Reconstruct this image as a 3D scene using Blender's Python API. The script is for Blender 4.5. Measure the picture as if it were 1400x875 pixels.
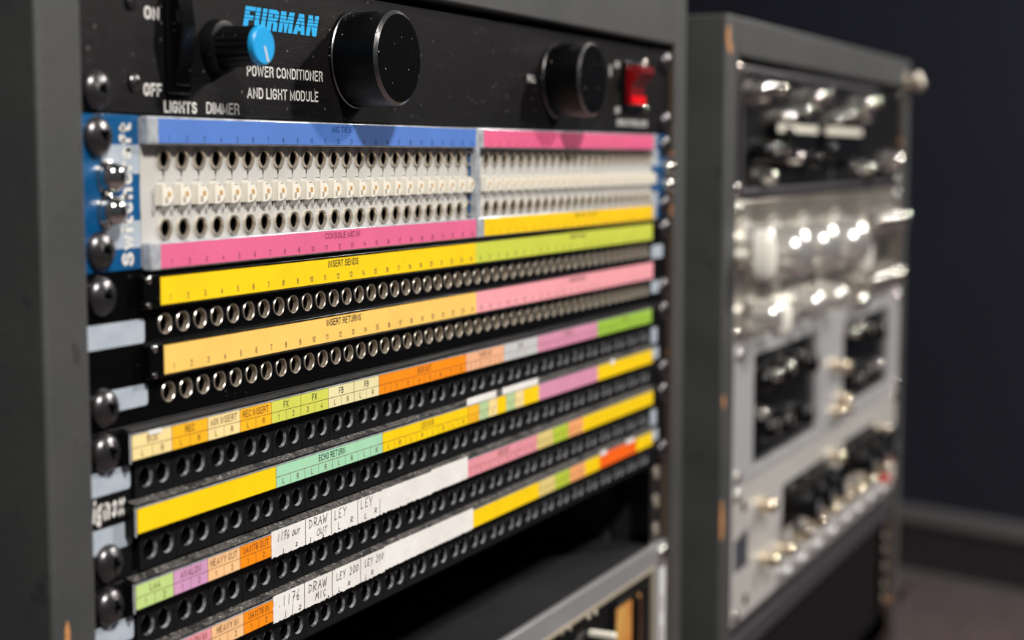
import bpy, bmesh, math, random
from mathutils import Matrix, Vector
random.seed(7)
for o in list(bpy.data.objects): bpy.data.objects.remove(o)
C = bpy.context.scene.collection
SC = bpy.context.scene

# ------------------------------------------------------------------ frame
# all sizes below are millimetres in the plane of the rack fronts:
# u = along the racks, v = down from the top of the blue patch bay, z = into the rack
FLOOR = 1150.0
def W(u, v, z): return Vector((u/1000.0, z/1000.0, (FLOOR-v)/1000.0))

# ------------------------------------------------------------------ camera
R = [[4.22813491e-01, 2.36573492e-05, -9.06216724e-01],
     [-9.11139409e-02, 9.94933802e-01, -4.24850535e-02],
     [9.01624645e-01, 1.00532231e-01, 4.20673590e-01]]
cam = bpy.data.cameras.new('camera'); cam_o = bpy.data.objects.new('camera', cam); C.objects.link(cam_o)
def wd(r): return Vector((r[0], r[2], -r[1]))
right, up, back = wd(R[0]), -wd(R[1]), -wd(R[2])
M = Matrix((right, up, back)).transposed().to_4x4()
M.translation = W(-350.228, 11.976, -294.752)
cam_o.matrix_world = M
cam.sensor_width = 36.0; cam.lens = 2207.04/1400*36.0
cam.clip_start = 0.01; cam.clip_end = 50
cam.dof.use_dof = True; cam.dof.focus_distance = 0.553; cam.dof.aperture_fstop = 7.8
cam.dof.aperture_blades = 0
SC.camera = cam_o

# ------------------------------------------------------------------ light, exposure
SC.view_settings.view_transform = 'Standard'; SC.view_settings.look = 'None'
SC.view_settings.gamma = 1; SC.view_settings.use_curve_mapping = False
SC.view_settings.exposure = 0.0
w = bpy.data.worlds.new('room_air'); SC.world = w; w.use_nodes = True
w.node_tree.nodes['Background'].inputs[0].default_value = (0.80, 0.86, 1.0, 1)
w.node_tree.nodes['Background'].inputs[1].default_value = 0.07
def area(name, loc, target, size, power, col=(1, 0.95, 0.88), size_y=None):
    l = bpy.data.lights.new(name, 'AREA'); l.energy = power; l.color = col; l.size = size
    if size_y: l.shape = 'RECTANGLE'; l.size_y = size_y
    o = bpy.data.objects.new(name, l); C.objects.link(o); o.location = loc
    o.rotation_euler = (Vector(target)-Vector(loc)).to_track_quat('-Z', 'Y').to_euler()
    return o
area('overhead_light', (-0.62, -1.25, 2.62), (0.3, 0, 1.1), 0.16, 58, (1, 0.96, 0.91))
area('overhead_light', (2.25, -1.5, 2.62), (0.9, 0, 1.1), 0.15, 58, (1, 0.95, 0.90))
area('overhead_light', (3.0, -0.9, 2.62), (3.1, 0.1, 0), 0.2, 26, (1, 0.94, 0.90))  # unseen lamp added to brighten the floor and baseboard

# ------------------------------------------------------------------ materials
def mat(name, col, rough=0.5, metal=0.0, coat=0.0, noise=None, bump=None, dust=None, emit=None, spec=None, trans=0.0, wear=None, streak=None):
    m = bpy.data.materials.new(name); m.use_nodes = True
    nt = m.node_tree; N = nt.nodes; L = nt.links; p = N['Principled BSDF']
    p.inputs['Base Color'].default_value = (*col, 1); p.inputs['Roughness'].default_value = rough
    p.inputs['Metallic'].default_value = metal; p.inputs['Coat Weight'].default_value = coat
    p.inputs['Coat Roughness'].default_value = 0.08
    p.inputs['Transmission Weight'].default_value = trans
    if spec is not None: p.inputs['Specular IOR Level'].default_value = spec
    if emit: p.inputs['Emission Color'].default_value = (*emit[:3], 1); p.inputs['Emission Strength'].default_value = emit[3]
    tc = N.new('ShaderNodeTexCoord'); src = p.inputs['Base Color']; cur = None
    def noi(scale, detail=4, stretch=None):
        n = N.new('ShaderNodeTexNoise'); n.inputs['Scale'].default_value = scale; n.inputs['Detail'].default_value = detail
        if stretch:
            mp = N.new('ShaderNodeMapping'); mp.inputs['Scale'].default_value = stretch
            L.new(tc.outputs['Object'], mp.inputs[0]); L.new(mp.outputs[0], n.inputs[0])
        else: L.new(tc.outputs['Object'], n.inputs[0])
        return n
    def mix(fac, a, b):
        x = N.new('ShaderNodeMix'); x.data_type = 'RGBA'; L.new(fac, x.inputs[0])
        if a is None: x.inputs[6].default_value = (*col, 1)
        else: L.new(a, x.inputs[6])
        x.inputs[7].default_value = (*b, 1); return x.outputs[2]
    def ramp(inp, a, b):
        r = N.new('ShaderNodeMapRange'); r.inputs[1].default_value = a; r.inputs[2].default_value = b; L.new(inp, r.inputs[0]); return r.outputs[0]
    if noise: n = noi(noise[0]); cur = mix(ramp(n.outputs[0], 0.35, 0.68), cur, noise[1])
    if streak: n = noi(streak[0], 3, streak[2]); cur = mix(ramp(n.outputs[0], 0.3, 0.75), cur, streak[1])
    if wear: n = noi(wear[0], 6); cur = mix(ramp(n.outputs[0], wear[2], wear[2]+0.04), cur, wear[1])
    if dust:
        vo = N.new('ShaderNodeTexVoronoi'); vo.inputs['Scale'].default_value = dust[0]; L.new(tc.outputs['Object'], vo.inputs[0])
        r1 = ramp(vo.outputs['Distance'], dust[2], dust[2]*.4); sp = N.new('ShaderNodeSeparateColor'); L.new(vo.outputs['Color'], sp.inputs[0]); r2 = ramp(sp.outputs[0], .45, 1.0)
        mu = N.new('ShaderNodeMath'); mu.operation = 'MULTIPLY'; L.new(r1, mu.inputs[0]); L.new(r2, mu.inputs[1]); cur = mix(mu.outputs[0], cur, dust[1])
    if cur: L.new(cur, src)
    if bump:
        n = noi(bump[0], 6, bump[2] if len(bump) > 2 else None); b = N.new('ShaderNodeBump'); b.inputs['Strength'].default_value = bump[1]; b.inputs['Distance'].default_value = 0.0004
        L.new(n.outputs[0], b.inputs['Height']); L.new(b.outputs[0], p.inputs['Normal'])
    return m
def s(r, g, b):   # sRGB 0-255 to linear
    f = lambda c: (c/255/12.92) if c/255 <= 0.04045 else ((c/255+0.055)/1.055)**2.4
    return (f(r), f(g), f(b))
WOOD = mat('grey_painted_plywood', s(64, 65, 64), 0.62, noise=(30, s(54, 56, 56)), bump=(260, 0.35), wear=(90, s(47, 48, 49), .64))
RAWEDGE = mat('worn_brown_plywood', s(70, 58, 48), 0.7, wear=(35, s(176, 120, 72), 0.60), bump=(200, 0.3))
CHIP = mat('bare_wood', s(214, 152, 92), 0.7, noise=(400, s(180, 120, 70)))
DARKWOOD = mat('black_stained_board', s(30, 30, 31), 0.75)
BLACKAL = mat('black_anodised_aluminium', s(13, 12, 13), 0.45, 0.0, streak=(60, s(22, 21, 22), (1, 1, 14)), wear=(25, s(20, 19, 19), .56), dust=(300, s(130, 126, 122), 0.15), bump=(300, 0.3, (1, 1, 30)), spec=0.10)
BLACKPL = mat('black_plastic', s(12, 12, 13), 0.42, dust=(400, s(90, 88, 84), 0.12), spec=0.2)
CONE = mat('highlight_grey_rim', s(150, 150, 154), 0.34, noise=(500, s(60, 61, 65)))  # pale grey paints the highlight crescents on the black hole rims
BLOCKPL = mat('black_moulded_plastic', s(17, 18, 20), 0.42, dust=(420, s(120, 118, 112), 0.15), bump=(500, 0.15), spec=.25)
DUSTY = mat('dusty_black_plastic', s(24, 23, 23), 0.85, noise=(900, s(92, 88, 84)), wear=(120, s(20, 20, 20), 0.55), dust=(700, s(190, 184, 176), .34))
BLACKGL = mat('glossy_black_enamel', s(7, 7, 8), 0.24, coat=0.12, spec=.25, dust=(350, s(90, 88, 84), 0.12))
KNOBBL = mat('black_anodised_knob', s(5, 5, 6), 0.26, 0.0, dust=(420, s(220, 216, 212), 0.12), bump=(500, 0.25, (1, 30, 1)), spec=.22)
KNOBEDGE = mat('turned_metal_edge', s(150, 148, 148), .25, 1.0, bump=(500, .3))
VOID = mat('unlit_black_interior', s(6, 6, 6), 0.95, spec=0.05)
WHITEPL = mat('off_white_jackfield_plate', s(196, 194, 189), 0.5, noise=(60, s(188, 186, 180)), dust=(300, s(120, 116, 108), 0.12))
CREAM = mat('cream_switch_plastic', s(236, 231, 216), 0.4)
CLEAR = mat('frosted_clear_label_holder', s(188, 192, 198), 0.25, coat=0.6, noise=(300, s(150, 153, 160)))
BLUEPAN = mat('blue_enamel_panel', s(4, 82, 134), 0.35, coat=0.2)
NAVYGAP = mat('dark_blue_edge', s(38, 70, 105), 0.5)
NICKEL = mat('nickel_plated_jack', s(226, 216, 200), 0.30, 0.8)
NICKELR = mat('ribbed_nickel_bore', s(206, 192, 172), 0.5, 0.85, bump=(1500, 0.3))
CHROME = mat('polished_chrome', s(225, 222, 215), 0.10, 1.0)
STEEL = mat('brushed_aluminium', s(204, 204, 205), 0.42, 0.45, bump=(60, 0.15, (1, 1, 60)))
SCREWBL = mat('black_oxide_screw', s(98, 96, 98), 0.30, 0.9, dust=(900, s(150, 130, 110), 0.2))
TAGGREY = mat('pale_grey_printed_field', s(176, 186, 196), 0.5, noise=(200, s(166, 176, 188)))
TAPE = mat('white_paper_tape', s(236, 234, 230), 0.75, bump=(300, 0.5), noise=(60, s(226, 223, 218)))
PRINTW = mat('white_silkscreen', s(222, 220, 214), 0.5)
PRINTB = mat('cyan_silkscreen', s(30, 170, 232), 0.45)
INK = mat('black_ink', s(38, 34, 34), 0.6)
INKFADE = mat('faded_print_ink', s(92, 78, 62), 0.6)
INKRED = mat('brown_grid_ink', s(112, 62, 30), 0.6)
PEN = mat('marker_pen_ink', s(58, 44, 38), 0.6)
BLUECAP = mat('sky_blue_knob_cap', s(24, 160, 224), 0.4)
RED = mat('red_translucent_rocker', s(120, 6, 12), 0.15, coat=0.8)
REDLIT = mat('lit_red_lens', s(190, 10, 16), 0.2, emit=(1.0, 0.008, 0.012, 0.35))
REDPL = mat('red_button', s(200, 30, 26), 0.35)
AMBER = mat('amber_meter_face', s(206, 164, 84), 0.5, noise=(60, s(196, 116, 52)))
GOLD = mat('brass', s(170, 120, 50), 0.35, 0.8)
PALEGOLD = mat('warm_polished_metal', s(238, 222, 196), 0.15, 1.0)
WHITEAL = mat('pale_satin_panel', s(204, 201, 196), 0.42, 0.25, noise=(10, s(194, 191, 186)))
MIRROR = mat('mirror_polished_panel', s(204, 198, 188), 0.30, 0.7, noise=(14, s(150, 142, 128)), bump=(10, 0.3, (1, 1, 1)))
IVORY = mat('ivory_lever', s(240, 236, 226), .25)
POLISH = mat('polished_aluminium_knob', s(236, 233, 226), 0.25, 0.75)
LIDGREY = mat('dusty_steel_lid', s(36, 36, 37), 0.65, noise=(12, s(26, 26, 27)), spec=.2)
WALLM = mat('dark_navy_paint', s(36, 40, 53), 0.75, noise=(2, s(32, 36, 48)), bump=(120, 0.1))
TRIMM = mat('charcoal_trim_paint', s(118, 115, 116), 0.6)
TRIMD = mat('black_skirting_paint', s(50, 48, 48), 0.7)
FLOORM = mat('dark_wood_floor', s(112, 98, 98), 0.6, streak=(6, s(90, 76, 76), (1, 8, 1)), bump=(50, 0.1))
PAPER = {}
def paper(r, g, b):
    k = (r, g, b)
    if k not in PAPER: PAPER[k] = mat('paper_%d_%d_%d' % k, s(r, g, b), 0.45, noise=(90, s(int(r*.97), int(g*.97), int(b*.97))))
    return PAPER[k]

# ------------------------------------------------------------------ mesh builder (mm, u v z)
class MB:
    def __init__(s_): s_.v = []; s_.f = []; s_.m = []
    def add(s_, vs, fs, mi=0):
        b = len(s_.v); s_.v += [tuple(x) for x in vs]; s_.f += [tuple(b+i for i in f) for f in fs]; s_.m += [mi]*len(fs); return s_
    def box(s_, u0, u1, v0, v1, z0, z1, mi=0):
        P = [(u, v, z) for z in (z0, z1) for v in (v0, v1) for u in (u0, u1)]
        return s_.add(P, [(0, 1, 3, 2), (4, 6, 7, 5), (0, 4, 5, 1), (2, 3, 7, 6), (0, 2, 6, 4), (1, 5, 7, 3)], mi)
    def quad(s_, pts, mi=0): return s_.add(pts, [tuple(range(len(pts)))], mi)
    def lathe(s_, cu, cv, prof, n=24, mi=0, caps=False, knurl=0, su=1.0):
        vs = []; fs = []
        for r, z in prof:
            for i in range(n):
                a = 2*math.pi*i/n; rr = r*(1-knurl*(i % 2)) if r > 0 else r
                vs.append((cu+rr*math.cos(a)*su, cv+rr*math.sin(a), z))
        for j in range(len(prof)-1):
            for i in range(n):
                k = (i+1) % n; fs.append((j*n+i, j*n+k, (j+1)*n+k, (j+1)*n+i))
        if caps: fs.append(tuple(range(n))[::-1]); fs.append(tuple((len(prof)-1)*n+i for i in range(n)))
        return s_.add(vs, fs, mi)
    def prism(s_, pts, z0, z1, mi=0):     # polygon in u,v extruded along z
        n = len(pts); vs = [(a, b, z0) for a, b in pts]+[(a, b, z1) for a, b in pts]
        fs = [tuple(range(n)), tuple(range(2*n-1, n-1, -1))]+[(i, (i+1) % n, n+(i+1) % n, n+i) for i in range(n)]
        return s_.add(vs, fs, mi)
    def prism_u(s_, pts, u0, u1, mi=0):   # polygon in v,z extruded along u
        n = len(pts); vs = [(u0, a, b) for a, b in pts]+[(u1, a, b) for a, b in pts]
        fs = [tuple(range(n)), tuple(range(2*n-1, n-1, -1))]+[(i, (i+1) % n, n+(i+1) % n, n+i) for i in range(n)]
        return s_.add(vs, fs, mi)
    def holecell(s_, u0, u1, v0, v1, holes, z, depth, mi=0, n=24):
        """flat rectangle at z with round holes side by side, each hole in its own sub-cell"""
        holes = sorted(holes); edges = [u0]+[(holes[i][0]+holes[i+1][0])/2 for i in range(len(holes)-1)]+[u1]
        for i, (cu, cv, r) in enumerate(holes):
            a0, a1 = edges[i], edges[i+1]; vs = []; fs = []
            for k in range(n):
                t = 2*math.pi*k/n+math.pi/n; c, d = math.cos(t), math.sin(t)
                sx = ((a1-cu) if c > 0 else (cu-a0))/max(abs(c), 1e-6); sy = ((v1-cv) if d > 0 else (cv-v0))/max(abs(d), 1e-6); q = min(sx, sy)
                vs += [(cu+r*c, cv+r*d, z), (cu+q*c, cv+q*d, z), (cu+r*c, cv+r*d, z+depth)]
            for k in range(n):
                j = (k+1) % n; fs += [(3*k, 3*j, 3*j+1, 3*k+1), (3*k, 3*k+2, 3*j+2, 3*j)]
                # corner triangles
                A = vs[3*k+1]; B = vs[3*j+1]
                if abs(A[0]-B[0]) > 1e-6 and abs(A[1]-B[1]) > 1e-6:
                    cu_ = a1 if max(A[0], B[0]) > a1-1e-6 else a0; cv_ = v1 if max(A[1], B[1]) > v1-1e-6 else v0
                    vs.append((cu_, cv_, z)); fs.append((3*k+1, 3*j+1, len(vs)-1))
            s_.add(vs, fs, mi)
        return s_
    def text(s_, t, u, v, h, width=None, z=-0.05, mi=0, bold=0.0, shear=0.0, align='l', rot=0, fast=False):
        """v is the baseline, h the cap height"""
        V, F, wd_ = glyphs(t, bold)
        sx = h if width is None else width/wd_
        off = 0 if align == 'l' else (-wd_*sx/2 if align == 'c' else -wd_*sx)
        vs = []
        for x, y in V:
            a = x*sx+off+y*h*shear; b = y*h
            if rot: a, b = -b, a          # reads bottom to top
            vs.append((u+a, v-b, z))
        return s_.add(vs, F, mi)
    def build(s_, name, mats, parent=None, bevel=0, smooth=35, rootloc=None, recalc=True):
        me = bpy.data.meshes.new(name)
        base = rootloc if rootloc is not None else (parent['_b'] if parent is not None and '_b' in parent else (0, 0, 0))
        b = Vector(base)
        me.from_pydata([W(*p)-b if True else p for p in s_.v], [], s_.f)
        if not isinstance(mats, (list, tuple)): mats = [mats]
        for m in mats: me.materials.append(m)
        for p, mi in zip(me.polygons, s_.m): p.material_index = mi
        if recalc:
            bm = bmesh.new(); bm.from_mesh(me); bmesh.ops.remove_doubles(bm, verts=bm.verts, dist=1e-6); bmesh.ops.recalc_face_normals(bm, faces=bm.faces); bm.to_mesh(me); bm.free()
        if smooth:
            for p in me.polygons: p.use_smooth = True
            me.set_sharp_from_angle(angle=math.radians(smooth))
        o = bpy.data.objects.new(name, me); C.objects.link(o)
        if parent is not None: o.parent = parent
        o['_b'] = list(base)
        if bevel:
            md = o.modifiers.new('bevel', 'BEVEL'); md.width = bevel/1000; md.segments = 2; md.limit_method = 'ANGLE'; md.angle_limit = math.radians(50)
        return o
def _arc(cx, cy, rx, ry, a0, a1, n=7):
    return [(cx+rx*math.cos(math.radians(a0+(a1-a0)*k/n)), cy+ry*math.sin(math.radians(a0+(a1-a0)*k/n))) for k in range(n+1)]
_O = _arc(.27, .71, .27, .29, 0, 180)+_arc(.27, .29, .27, .29, 180, 360)+[(.54, .71)]
SF = {   # letter: (width, strokes), cap height 1
 'A': (.62, [[(0, 0), (.31, 1), (.62, 0)], [(.12, .3), (.50, .3)]]),
 'B': (.52, [[(0, 0), (0, 1), (.26, 1)]+_arc(.28, .765, .22, .235, 90, -90)+[(0, .53)], [(.28, .53)]+_arc(.28, .265, .25, .265, 90, -90)+[(0, 0)]]),
 'C': (.54, [_arc(.27, .71, .27, .29, 15, 180)+_arc(.27, .29, .27, .29, 180, 345)]),
 'D': (.54, [[(0, 0), (0, 1), (.22, 1)]+_arc(.24, .69, .30, .31, 90, 0)+_arc(.24, .31, .30, .31, 0, -90)+[(0, 0)]]),
 'E': (.45, [[(.45, 1), (0, 1), (0, 0), (.46, 0)], [(0, .53), (.41, .53)]]),
 'F': (.43, [[(.43, 1), (0, 1), (0, 0)], [(0, .5), (.38, .5)]]),
 'G': (.56, [_arc(.27, .71, .27, .29, 15, 180)+_arc(.27, .29, .27, .29, 180, 350)+[(.55, .46), (.32, .46)]]),
 'H': (.52, [[(0, 0), (0, 1)], [(.52, 0), (.52, 1)], [(0, .53), (.52, .53)]]),
 'I': (.0, [[(0, 0), (0, 1)]]), 'J': (.4, [[(.4, 1), (.4, .25)]+_arc(.2, .25, .2, .25, 0, -180)]),
 'K': (.5, [[(0, 0), (0, 1)], [(.5, 1), (0, .38)], [(.16, .55), (.52, 0)]]),
 'L': (.4, [[(0, 1), (0, 0), (.42, 0)]]),
 'M': (.66, [[(0, 0), (0, 1), (.33, .12), (.66, 1), (.66, 0)]]),
 'N': (.54, [[(0, 0), (0, 1), (.54, 0), (.54, 1)]]),
 'O': (.54, [_O]), 'P': (.5, [[(0, 0), (0, 1), (.24, 1)]+_arc(.26, .73, .24, .27, 90, -90)+[(0, .46)]]),
 'R': (.52, [[(0, 0), (0, 1), (.26, 1)]+_arc(.28, .755, .23, .245, 90, -90)+[(0, .51)], [(.28, .5), (.48, .36), (.52, 0)]]),
 'S': (.5, [_arc(.25, .76, .24, .24, 20, 180, 6)+[(.1, .58), (.4, .46)]+_arc(.25, .26, .26, .26, 20, -165, 8)]),
 'T': (.52, [[(0, 1), (.52, 1)], [(.26, 1), (.26, 0)]]),
 'U': (.52, [[(0, 1), (0, .27)]+_arc(.26, .27, .26, .27, 180, 360)+[(.52, 1)]]),
 'V': (.56, [[(0, 1), (.28, 0), (.56, 1)]]), 'W': (.86, [[(0, 1), (.2, 0), (.43, .95), (.66, 0), (.86, 1)]]),
 'X': (.54, [[(0, 0), (.54, 1)], [(0, 1), (.54, 0)]]), 'Y': (.54, [[(0, 1), (.27, .45), (.54, 1)], [(.27, .45), (.27, 0)]]),
 '0': (.46, [_arc(.23, .73, .23, .27, 0, 180)+_arc(.23, .27, .23, .27, 180, 360)+[(.46, .73)]]),
 '1': (.22, [[(0, .76), (.2, 1), (.2, 0)]]), '2': (.46, [_arc(.23, .74, .22, .26, 170, -20)+[(0, 0), (.47, 0)]]),
 '3': (.46, [_arc(.22, .76, .21, .24, 160, -80)+_arc(.22, .27, .24, .27, 80, -160)]),
 '4': (.48, [[(.36, 0), (.36, 1), (0, .3), (.48, .3)]]), '5': (.46, [[(.42, 1), (.07, 1), (.03, .5)]+_arc(.22, .32, .24, .32, 110, -150)]),
 '6': (.46, [_arc(.24, .76, .2, .24, 30, 180)+[(.01, .3)]+_arc(.23, .3, .22, .3, 180, 540, 12)]),
 '7': (.45, [[(0, 1), (.45, 1), (.14, 0)]]), '8': (.46, [_arc(.23, .76, .2, .24, 0, 360, 12), _arc(.23, .27, .23, .27, 0, 360, 12)]),
 '9': (.46, [_arc(.23, .7, .22, .3, 0, 360, 12), [(.45, .7), (.45, .3)]+_arc(.24, .25, .21, .25, 0, -150)]),
 'w': (.6, [[(0, .7), (.15, 0), (.3, .66), (.45, 0), (.6, .7)]]), 'i': (.0, [[(0, 0), (0, .7)], [(0, .88), (0, 1)]]), 't': (.28, [[(.1, .95), (.1, .15), (.16, 0), (.28, 0)], [(0, .7), (.27, .7)]]),
 'c': (.4, [_arc(.21, .35, .21, .35, 40, 320, 10)]), 'h': (.42, [[(0, 0), (0, 1)], [(0, .45)]+_arc(.21, .45, .21, .25, 180, 0)+[(.42, 0)]]),
 'r': (.24, [[(0, 0), (0, .7)], [(0, .45), (.1, .66), (.25, .7)]]), 'a': (.42, [_arc(.2, .48, .19, .22, 160, 0)+[(.4, 0)], _arc(.2, .2, .2, .2, 0, 360, 10)]),
 'f': (.28, [[(.1, 0), (.1, .82), (.18, 1), (.3, 1)], [(0, .68), (.28, .68)]]), 'g': (.44, [_arc(.22, .36, .22, .34, 0, 360, 12), [(.44, .7), (.44, -.1)]+_arc(.22, -.08, .22, .2, 0, -160)]),
 'n': (.42, [[(0, 0), (0, .7)], [(0, .45)]+_arc(.21, .45, .21, .25, 180, 0)+[(.42, 0)]]), 'e': (.44, [[(0, .37), (.43, .37)]+_arc(.22, .36, .22, .34, 0, 310, 12)]),
 'x': (.42, [[(0, 0), (.42, .7)], [(0, .7), (.42, 0)]])}
_g = {}
def glyphs(t, bold):
    """strokes of even weight in a condensed sans style; returns vertices, faces, width (cap height 1)"""
    k = (t, bold)
    if k in _g: return _g[k]
    th = .15+bold*2.2; V = []; F = []; x = th/2
    for ch in t:
        if ch == ' ': x += .34; continue
        wd0, sts = SF[ch]; sc = 1-th
        for st in sts:
            P = [(x+a_*1.0, th/2+b_*sc) for a_, b_ in st]; n = len(P); closed = math.hypot(P[0][0]-P[-1][0], P[0][1]-P[-1][1]) < 1e-6
            L_ = []; Rr = []
            for q in range(n):
                a_ = P[q-1] if q else (P[-2] if closed else None); b_ = P[q+1] if q < n-1 else (P[1] if closed else None); p = P[q]
                def nr(A, B):
                    d_ = math.hypot(B[0]-A[0], B[1]-A[1]) or 1; return (-(B[1]-A[1])/d_, (B[0]-A[0])/d_)
                if a_ is None: nx, ny = nr(p, b_); ex = (ny*th*.5, -nx*th*.5); c = 1; p = (p[0]-ex[0], p[1]-ex[1])
                elif b_ is None: nx, ny = nr(a_, p); ex = (ny*th*.5, -nx*th*.5); c = 1; p = (p[0]+ex[0], p[1]+ex[1])
                else:
                    n1, n2 = nr(a_, p), nr(p, b_); nx, ny = n1[0]+n2[0], n1[1]+n2[1]; d_ = math.hypot(nx, ny) or 1e-6; nx /= d_; ny /= d_; c = min(1/max(.35, nx*n1[0]+ny*n1[1]), 1.7)
                L_.append((p[0]+nx*th/2*c, p[1]+ny*th/2*c)); Rr.append((p[0]-nx*th/2*c, p[1]-ny*th/2*c))
            b0 = len(V); V += L_+Rr; F += [(b0+q, b0+q+1, b0+n+q+1, b0+n+q) for q in range(n-1)]
        x += wd0+th+.15
    V = [(a_, min(max(b_, -.32), 1.02)) for a_, b_ in V]
    _g[k] = (V, F, x-.15-th/2); return _g[k]
def thing(name, label, cat, u, v, z, group=None):
    o = bpy.data.objects.new(name, None); C.objects.link(o); o.empty_display_size = 0.02
    o.location = W(u, v, z); o['label'] = label; o['category'] = cat; o['_b'] = list(W(u, v, z))
    if group: o['group'] = group
    return o
def proto(mb, name, mats, parent, u, v, z, smooth=35, bevel=0):
    """a mesh modelled round its own origin (mb in local mm), placed at u,v,z under parent"""
    me_o = mb.build(name, mats, parent, bevel=bevel, smooth=smooth, rootloc=W(0, 0, 0))
    me_o.location = W(u, v, z)-Vector(parent['_b']); me_o['_b'] = list(W(u, v, z)); me_o['_p'] = 1
    return me_o
def again(o, parent, u, v, z, rot=None):
    c = o.copy(); C.objects.link(c); c.parent = parent; c.location = W(u, v, z)-Vector(parent['_b']); c['_b'] = list(W(u, v, z))
    if rot is not None: c.rotation_euler = (0, rot, 0)
    for ch in o.children:
        d = ch.copy(); C.objects.link(d); d.parent = c
    return c
def struct(o, ): o['kind'] = 'structure'; return o

# ------------------------------------------------------------------ the room
# wall behind the racks, running from far left to near right of the picture
a = Vector((3930.9, 233.9)); d = (Vector((4042.3, 555.7))-a).normalized(); nrm = Vector((d.y, -d.x))
def wpt(t, off): p = a+d*t+nrm*off; return p.x, p.y
def wallbox(name, t0, t1, v0, v1, o0, o1, m):
    mb = MB(); P = []
    for v in (v0, v1):
        for t, o in ((t0, o0), (t1, o0), (t1, o1), (t0, o1)):
            x, y = wpt(t, o); P.append((x, v, y))
    mb.add(P, [(0, 1, 2, 3), (4, 7, 6, 5), (0, 4, 5, 1), (1, 5, 6, 2), (2, 6, 7, 3), (3, 7, 4, 0)])
    return struct(mb.build(name, m, None, smooth=0))
wallbox('wall_back', -4500, 5500, -1550, 1150, 0, 120, WALLM)
wallbox('baseboard_back', -4500, 5500, 998, 1150, -14, 0, TRIMD)
wallbox('trim_1', -4500, 5500, 957, 998, -22, 0, TRIMM)
wallbox('trim_2', -4500, 5500, 1134, 1150, -34, -14, TRIMM)
fl = MB(); fl.box(-3500, 6500, 1150, 1250, -4500, 6000); struct(fl.build('floor', FLOORM, None, smooth=0))

# ------------------------------------------------------------------ shared small parts
def screw_mb(r=5.6, h=3.2):
    m = MB(); n = 28
    prof = [(r*.96, 0.0), (r, -0.5), (r*.93, -h*.5), (r*.74, -h*.82), (r*.42, -h*.98)]
    m.lathe(0, 0, prof, n, 0)
    # crown with a cross recess
    c = r*.42; pts = []
    for k in range(n):
        t = 2*math.pi*k/n; pts.append((c*math.cos(t), c*math.sin(t), -h*.98))
    q = r*.13; L_ = r*.40
    cross = [(q, q), (q, L_), (-q, L_), (-q, q), (-L_, q), (-L_, -q), (-q, -q), (-q, -L_), (q, -L_), (q, -q), (L_, -q), (L_, q)]
    m.add([(x, y, -h*1.0) for x, y in cross]+[(x*.6, y*.6, -h*.35) for x, y in cross], [(i, (i+1) % 12, 12+(i+1) % 12, 12+i) for i in range(12)]+[tuple(range(12, 24))], 1)
    # fill between circle and cross
    vs = pts+[(x, y, -h*1.0) for x, y in cross]; fs = []
    import mathutils
    outer = [Vector((p[0], p[1], 0)) for p in pts]; inner = [Vector((x, y, 0)) for x, y in cross]
    tris = mathutils.geometry.tessellate_polygon([outer, inner])
    m.add(vs, [tuple(t) for t in tris], 0)
    return m
SCREWPROTO = {}
def screw(parent, u, v, z=0, kind='black', r=5.6, rot=0.3, name='rack_screw'):
    k = (kind, r)
    if k not in SCREWPROTO:
        o = proto(screw_mb(r, r*.57), name, [SCREWBL if kind == 'black' else CHROME, VOID], parent, u, v, z, smooth=50); SCREWPROTO[k] = o
        o.rotation_euler = (0, rot, 0); return o
    o = again(SCREWPROTO[k], parent, u, v, z, rot); o.name = name; return o
def jack_mb(ro, ri, hgt, deep, bore_metal):
    m = MB()
    m.lathe(0, 0, [(ro*.98, 0.3), (ro, -hgt*.6), (ro*.95, -hgt), (ri*1.06, -hgt), (ri, -hgt*.6)], 28, 0)
    m.lathe(0, 0, [(ri, -hgt*.6), (ri, bore_metal)], 28, 1)
    m.lathe(0, 0, [(ri, bore_metal), (ri*.99, deep)], 28, 2)
    m.add([(ri*math.cos(2*math.pi*k/28), ri*math.sin(2*math.pi*k/28), deep) for k in range(28)], [tuple(range(28))], 2)
    return m
def knob(name, parent, u, v, prof, mats, n=32, knurl=0, bevel=0, z=0, mi=None, smooth=35):
    m = MB(); m.lathe(0, 0, prof, n, 0, knurl=knurl)
    r, zz = prof[-1]; m.add([(r*(1-knurl*(k % 2))*math.cos(2*math.pi*k/n), r*(1-knurl*(k % 2))*math.sin(2*math.pi*k/n), zz) for k in range(n)], [tuple(range(n))], 1 if isinstance(mats, list) and len(mats) > 1 else 0)
    return proto(m, name, mats, parent, u, v, z, smooth=smooth)
def numbers(mb, n0, n1, u0, pitch, v, h, z, wd=0.7, mi=0):
    for i in range(n0, n1+1):
        t = str(i); V, F, w_ = glyphs(t, 0.0); mb.text(t, u0+pitch*(i-n0), v, h, w_*h*wd, z=z, mi=mi, align='c')

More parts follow.
